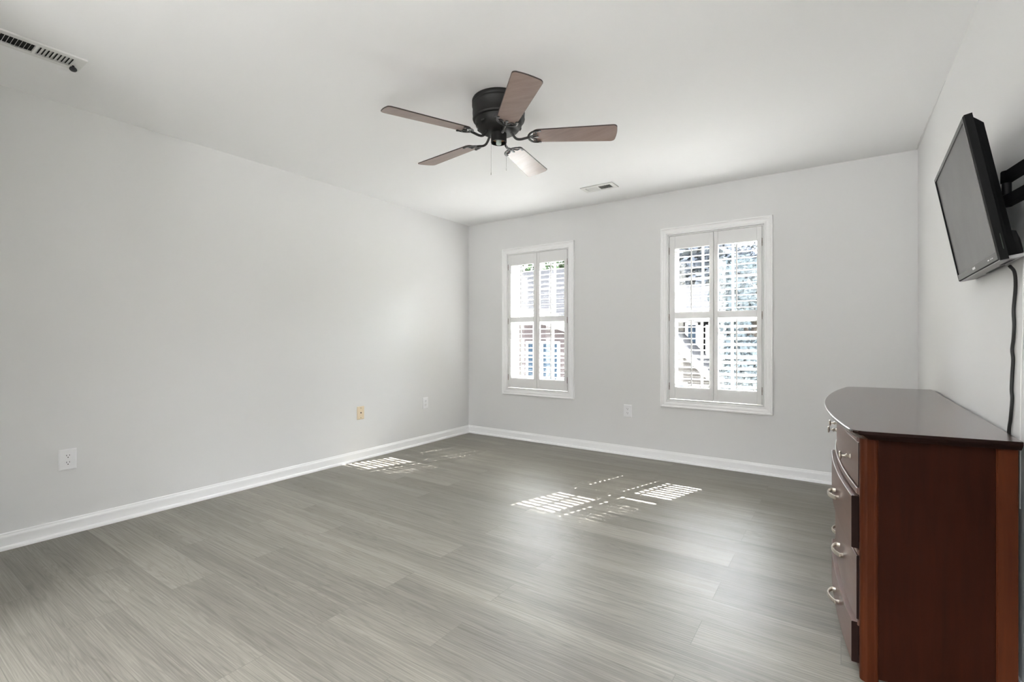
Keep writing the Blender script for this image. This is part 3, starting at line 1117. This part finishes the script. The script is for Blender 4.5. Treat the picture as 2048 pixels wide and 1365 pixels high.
# rear shell, deeper towards the bottom
bm = bmesh.new()
add_loft(bm, [tvring(-TW + 0.006, TW - 0.006, -TH + 0.004, TH - 0.010, -0.021),
              tvring(-TW + 0.010, TW - 0.010, -TH + 0.010, TH - 0.020, -0.030),
              tvring(-TW + 0.018, TW - 0.018, -TH + 0.020, TH - 0.034, -0.043)])
obj('rear_shell', bm, M['tv_black'], tv)
bm = bmesh.new()
add_loft(bm, [tvring(-TW + 0.016, TW - 0.016, -TH + 0.006, -TH + 0.085, -0.030),
              tvring(-TW + 0.020, TW - 0.020, -TH + 0.008, -TH + 0.075, -0.052),
              tvring(-TW + 0.034, TW - 0.034, -TH + 0.014, -TH + 0.050, -0.059)])
obj('speaker_housing', bm, M['tv_black'], tv)
obj('underside_strip', box((-TW + 0.004, -TH - 0.0015, -0.052), (TW - 0.004, -TH + 0.008, -0.003), 0.001), M['tv_under'], tv, label='grey underside strip')
bm = bmesh.new()
for i in range(5):
    add_box(bm, (-TW + 0.05 + i * 0.028, -TH - 0.0022, -0.042), (-TW + 0.068 + i * 0.028, -TH - 0.0010, -0.030))
add_box(bm, (-TW + 0.22, -TH - 0.003, -0.050), (-TW + 0.46, -TH - 0.0010, -0.040))
obj('vent_slots', bm, M['slot'], tv)
bm = bmesh.new()                                      # small pale badge: five narrow strokes with a slanted top
for i in range(5):
    x = -0.024 + i * 0.010
    add_prism(bm, [(x, 0, 0), (x + 0.007, 0, 0), (x + 0.007, 0.0075, 0), (x, 0.0075, 0)], (0, 0, 0.0006), (0.0, -TH + 0.013, 0.0001))
obj('badge', bm, M['tv_logo'], tv, label='small pale badge on the lower bezel')
bm = bmesh.new()
for x in (-TW + 0.06, -TW + 0.075, -TW + 0.090, -TW + 0.112):
    add_box(bm, (x, -TH + 0.013, 0.0001), (x + (0.020 if x > -TW + 0.1 else 0.006), -TH + 0.016, 0.0006))
obj('port_marks', bm, M['tv_logo'], tv)
obj('side_stripe', box((-TW - 0.0003, -TH + 0.03, -0.0165), (-TW + 0.0006, -TH + 0.075, -0.0150)), M['led'], tv, label='faint green side stripe')

mt = thing('tv_wall_mount', 'black steel swing-arm wall mount holding the television', 'wall mount', (XR, 1.80, 1.585))
MP = Vector(mt.location)
ML = lambda x, y, z: (x - MP.x, y - MP.y, z - MP.z)
PX, PY = 0.3990, 1.972
bm = add_lathe(bmesh.new(), [(0, 0.053), (0.012, 0.053), (0.0135, 0.050), (0.0135, 0.020), (0.0105, 0.018), (0.0105, -0.018), (0.0135, -0.020), (0.0135, -0.046), (0.012, -0.051), (0, -0.051)],
               ML(PX, PY, 1.547), 'Z', 20)
obj('pivot_post', bm, M['mount'], mt, smooth=True)
for z in (1.582, 1.512):
    bm = bmesh.new()
    q = [(PX - 0.011, PY + 0.012), (PX + 0.011, PY + 0.012), (0.4440, 1.735), (0.4240, 1.735)]
    add_prism(bm, [ML(x, y, z - 0.015) for x, y in q], (0, 0, 0.030), (0, 0, 0))
    obj('arm', bm, M['mount'], mt)
obj('wall_plate', box(ML(XR - 0.004, 1.690, 1.44), ML(XR, 1.765, 1.65), 0.001), M['mount'], mt)
obj('wall_pivot', box(ML(0.4220, 1.715, 1.490), ML(0.4412, 1.742, 1.604), 0.003), M['mount'], mt)
bm = bmesh.new()
add_box(bm, ML(PX - 0.022, PY - 0.004, 1.536), ML(PX - 0.006, PY + 0.004, 1.542))
add_box(bm, ML(PX - 0.022, PY - 0.004, 1.508), ML(PX - 0.006, PY + 0.004, 1.514))
add_lathe(bm, [(0, -0.008), (0.007, -0.008), (0.007, 0.008), (0, 0.008)], ML(PX - 0.019, PY, 1.525), 'Y', 12)
obj('tilt_bracket', bm, M['mount'], mt)

CX_ = XR - 0.0055
cpath = [(0.4190, 2.040, 1.330), (0.4330, 2.058, 1.312), (CX_, 2.078, 1.27), (CX_, 2.098, 1.20), (CX_, 2.092, 1.154), (CX_, 2.100, 1.11), (CX_, 2.113, 1.076),
         (CX_, 2.103, 1.046), (CX_, 2.112, 1.00), (CX_, 2.119, 0.951), (CX_, 2.113, 0.921), (CX_, 2.130, 0.86), (CX_, 2.150, 0.80), (CX_, 2.15, 0.62), (CX_, 2.17, 0.45)]
bm = add_tube(bmesh.new(), catmull(cpath, 5), 0.0045, 10, up=(1, 0, 0))
tag(obj('power_cord', bm, M['cord'], smooth=True), 'black wavy power cord hanging from the television behind the dresser', 'cord')
WX = XR - 0.0018
wpath = [(WX, 2.000, 1.42), (WX, 2.013, 1.343), (WX, 2.018, 1.25), (WX, 2.022, 1.152), (WX, 2.036, 1.048), (WX, 2.041, 0.95), (WX, 2.046, 0.823), (WX, 2.05, 0.60)]
bm = add_tube(bmesh.new(), catmull(wpath, 5), 0.0016, 8, up=(1, 0, 0))
tag(obj('white_cable', bm, M['white_cord'], smooth=True), 'thin white cable running straight down the right wall beside the black cord', 'cord')

# ------------------------------------------------------------------ outdoors, one storey below
GZ = -2.9
M['lawn'] = plain('lawn_grass', (0.05, 0.06, 0.035), 0.9, spec=0.0, noise=0.35, nscale=3.0)
M['paving'] = plain('pale_paving', (0.74, 0.73, 0.70), 0.9, spec=0.0, noise=0.08, nscale=1.5)
M['gravel'] = plain('grey_gravel', (0.10, 0.098, 0.096), 0.9, spec=0.0, noise=0.15, nscale=4)
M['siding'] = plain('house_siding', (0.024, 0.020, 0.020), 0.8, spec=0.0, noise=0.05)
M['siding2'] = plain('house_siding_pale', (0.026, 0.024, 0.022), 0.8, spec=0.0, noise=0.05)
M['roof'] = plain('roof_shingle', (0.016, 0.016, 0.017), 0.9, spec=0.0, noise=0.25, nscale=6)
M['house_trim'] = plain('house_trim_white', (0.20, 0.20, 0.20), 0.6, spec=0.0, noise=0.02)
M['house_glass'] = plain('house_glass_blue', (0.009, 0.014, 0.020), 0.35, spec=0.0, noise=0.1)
M['bark'] = plain('tree_bark', (0.02, 0.016, 0.013), 0.9, spec=0.0, noise=0.3, nscale=12)
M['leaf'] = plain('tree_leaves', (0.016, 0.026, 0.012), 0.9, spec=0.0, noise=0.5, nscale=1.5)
M['leaf3'] = plain('tree_leaves_hazy', (0.034, 0.038, 0.044), 0.9, spec=0.0, noise=0.3, nscale=1.0)  # haze of distance put into the leaf colour
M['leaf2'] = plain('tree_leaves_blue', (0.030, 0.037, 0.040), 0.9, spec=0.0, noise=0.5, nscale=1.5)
o = obj('ground', box((-60, YB + WT + 0.6, GZ - 0.2), (45, 90, GZ)), M['lawn'], kind='structure')
obj('driveway', box((-14, YB + WT + 0.6, GZ), (12, 13.5, GZ + 0.02)), M['paving'], kind='structure')
obj('yard', box((-40, -40, GZ - 0.2), (30, YF - 1.0, GZ)), M['gravel'], kind='structure')


def house(label, cx, cy, wid, dep, eave, ridge, gx, gw, gh, mat, wins, be=None):
    """ridge runs along X, with a gabled bay facing us"""
    t = thing('neighbouring_house', label, 'house', (cx, cy, GZ))
    Z = lambda z: z - GZ
    be = eave if be is None else be                      # eave of the bay
    hw, hd = wid / 2, dep / 2
    obj('wall', box((-hw, -hd, 0), (hw, hd, Z(eave))), mat, t)
    bm = bmesh.new()
    add_prism(bm, [(-hw - 0.4, -hd - 0.5, Z(eave) - 0.1), (-hw - 0.4, hd + 0.5, Z(eave) - 0.1), (-hw - 0.4, 0, Z(ridge))], (wid + 0.8, 0, 0), (0, 0, 0))
    obj('roof', bm, M['roof'], t)
    yf = -hd - 1.6
    bm = bmesh.new()
    g0, g1 = gx - cx - gw / 2, gx - cx + gw / 2
    add_box(bm, (g0, yf, 0), (g1, -hd + 0.1, Z(be)))
    add_prism(bm, [(g0, yf, Z(be)), (g1, yf, Z(be)), ((g0 + g1) / 2, yf, Z(gh) - 0.15)], (0, hd + 1.6, 0), (0, 0, 0))
    obj('gable_wall', bm, mat, t)
    bm = bmesh.new()
    for s in (-1, 1):
        xe = (g0 + g1) / 2 + s * (gw / 2 + 0.35)
        xm = (g0 + g1) / 2
        add_prism(bm, [(xe, yf - 0.35, Z(be) - 0.22), (xm, yf - 0.35, Z(gh)), (xm, yf - 0.35, Z(gh) + 0.12), (xe, yf - 0.35, Z(be) - 0.08)], (0, hd + 1.9, 0), (0, 0, 0))
    obj('gable_roof', bm, M['roof'], t)
    bm = bmesh.new()
    for s in (-1, 1):
        xe = (g0 + g1) / 2 + s * (gw / 2 + 0.36)
        xm = (g0 + g1) / 2
        add_prism(bm, [(xe, yf - 0.40, Z(be) - 0.36), (xm, yf - 0.40, Z(gh) - 0.20), (xm, yf - 0.40, Z(gh) + 0.13), (xe, yf - 0.40, Z(be) - 0.06)], (0, 0.05, 0), (0, 0, 0))
    obj('gable_trim', bm, M['house_trim'], t, label='white gable trim')
    for wx, wz, ww, wh, bay in wins:
        y = yf if bay else -hd
        bm = bmesh.new()
        x = wx - cx
        for a0, a1, b0, b1 in ((x - ww / 2 - 0.1, x + ww / 2 + 0.1, wz - 0.1, wz), (x - ww / 2 - 0.1, x + ww / 2 + 0.1, wz + wh, wz + wh + 0.1),
                               (x - ww / 2 - 0.1, x - ww / 2, wz, wz + wh), (x + ww / 2, x + ww / 2 + 0.1, wz, wz + wh),
                               (x - 0.03, x + 0.03, wz, wz + wh)):
            add_box(bm, (a0, y - 0.06, Z(b0)), (a1, y + 0.01, Z(b1)))
        f = obj('window', bm, M['house_trim'], t)
        obj('pane', box((x - ww / 2, y - 0.03, Z(wz)), (x + ww / 2, y, Z(wz + wh))), M['house_glass'], f, label='blue-grey pane')
    return t


def at(px, y):                                       # lateral position of a view direction at depth y
    r = (px - 1024) / 960.0
    dx, dy = cr_ * r - sr_, sr_ * r + cr_
    return dx / dy * y


g1 = at(1086, 17.5)
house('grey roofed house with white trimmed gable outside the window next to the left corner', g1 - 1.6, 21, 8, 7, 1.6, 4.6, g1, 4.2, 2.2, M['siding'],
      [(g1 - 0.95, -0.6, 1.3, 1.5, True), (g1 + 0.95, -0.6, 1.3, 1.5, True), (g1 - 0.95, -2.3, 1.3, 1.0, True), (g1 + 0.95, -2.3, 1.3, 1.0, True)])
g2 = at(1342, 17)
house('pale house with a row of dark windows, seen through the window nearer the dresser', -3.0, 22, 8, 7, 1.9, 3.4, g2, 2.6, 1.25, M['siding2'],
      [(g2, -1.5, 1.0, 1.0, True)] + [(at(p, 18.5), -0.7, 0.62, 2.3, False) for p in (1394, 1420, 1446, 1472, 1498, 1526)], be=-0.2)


def tree(label, x, y, hgt, cr, mat, n=1700, leaf=0.2):
    t = thing('tree', label, 'tree', (x, y, GZ))
    rr = random.Random(int((x + 50) * 37 + y))
    bm = bmesh.new()
    add_tube(bm, [(0, 0, 0), (0.05, 0.03, hgt * 0.3), (-0.06, 0.02, hgt * 0.6), (0.02, 0, hgt * 0.85)], [0.22, 0.17, 0.11, 0.03], 8)
    for k in range(5):
        a = k * 1.3
        add_tube(bm, [(0, 0, hgt * (0.35 + 0.08 * k)), (math.cos(a) * cr * 0.5, math.sin(a) * cr * 0.5, hgt * (0.5 + 0.08 * k))], [0.07, 0.02], 6)
    obj('trunk', bm, M['bark'], t, smooth=True)
    bm = bmesh.new()
    blobs = [(rr.uniform(-0.55, 0.55) * cr, rr.uniform(-0.55, 0.55) * cr, hgt * rr.uniform(0.42, 0.88), cr * rr.uniform(0.38, 0.62)) for _ in range(12)]
    for i in range(n):
        bx_, by_, bz_, br_ = blobs[i % 12]
        d = Vector((rr.gauss(0, 1), rr.gauss(0, 1), rr.gauss(0, 1))).normalized() * br_ * rr.uniform(0.6, 1.0)
        c = Vector((bx_, by_, bz_)) + d
        u = Vector((rr.gauss(0, 1), rr.gauss(0, 1), rr.gauss(0, 1))).normalized()
        v = u.orthogonal().normalized()
        s = leaf * rr.uniform(0.7, 1.3)
        bm.faces.new([bm.verts.new(c + u * s), bm.verts.new(c + v * s * 0.6), bm.verts.new(c - u * s), bm.verts.new(c - v * s * 0.6)])
    obj('crown', bm, mat, t)
    return t


tree('tall green tree rising over the grey roof, through the left shutter of the corner window', at(1050, 31), 31, 11.0, 2.8, M['leaf'])
tree('green tree at the right of the corner window view, beyond the gable', at(1120, 39), 39, 13.0, 2.8, M['leaf'])
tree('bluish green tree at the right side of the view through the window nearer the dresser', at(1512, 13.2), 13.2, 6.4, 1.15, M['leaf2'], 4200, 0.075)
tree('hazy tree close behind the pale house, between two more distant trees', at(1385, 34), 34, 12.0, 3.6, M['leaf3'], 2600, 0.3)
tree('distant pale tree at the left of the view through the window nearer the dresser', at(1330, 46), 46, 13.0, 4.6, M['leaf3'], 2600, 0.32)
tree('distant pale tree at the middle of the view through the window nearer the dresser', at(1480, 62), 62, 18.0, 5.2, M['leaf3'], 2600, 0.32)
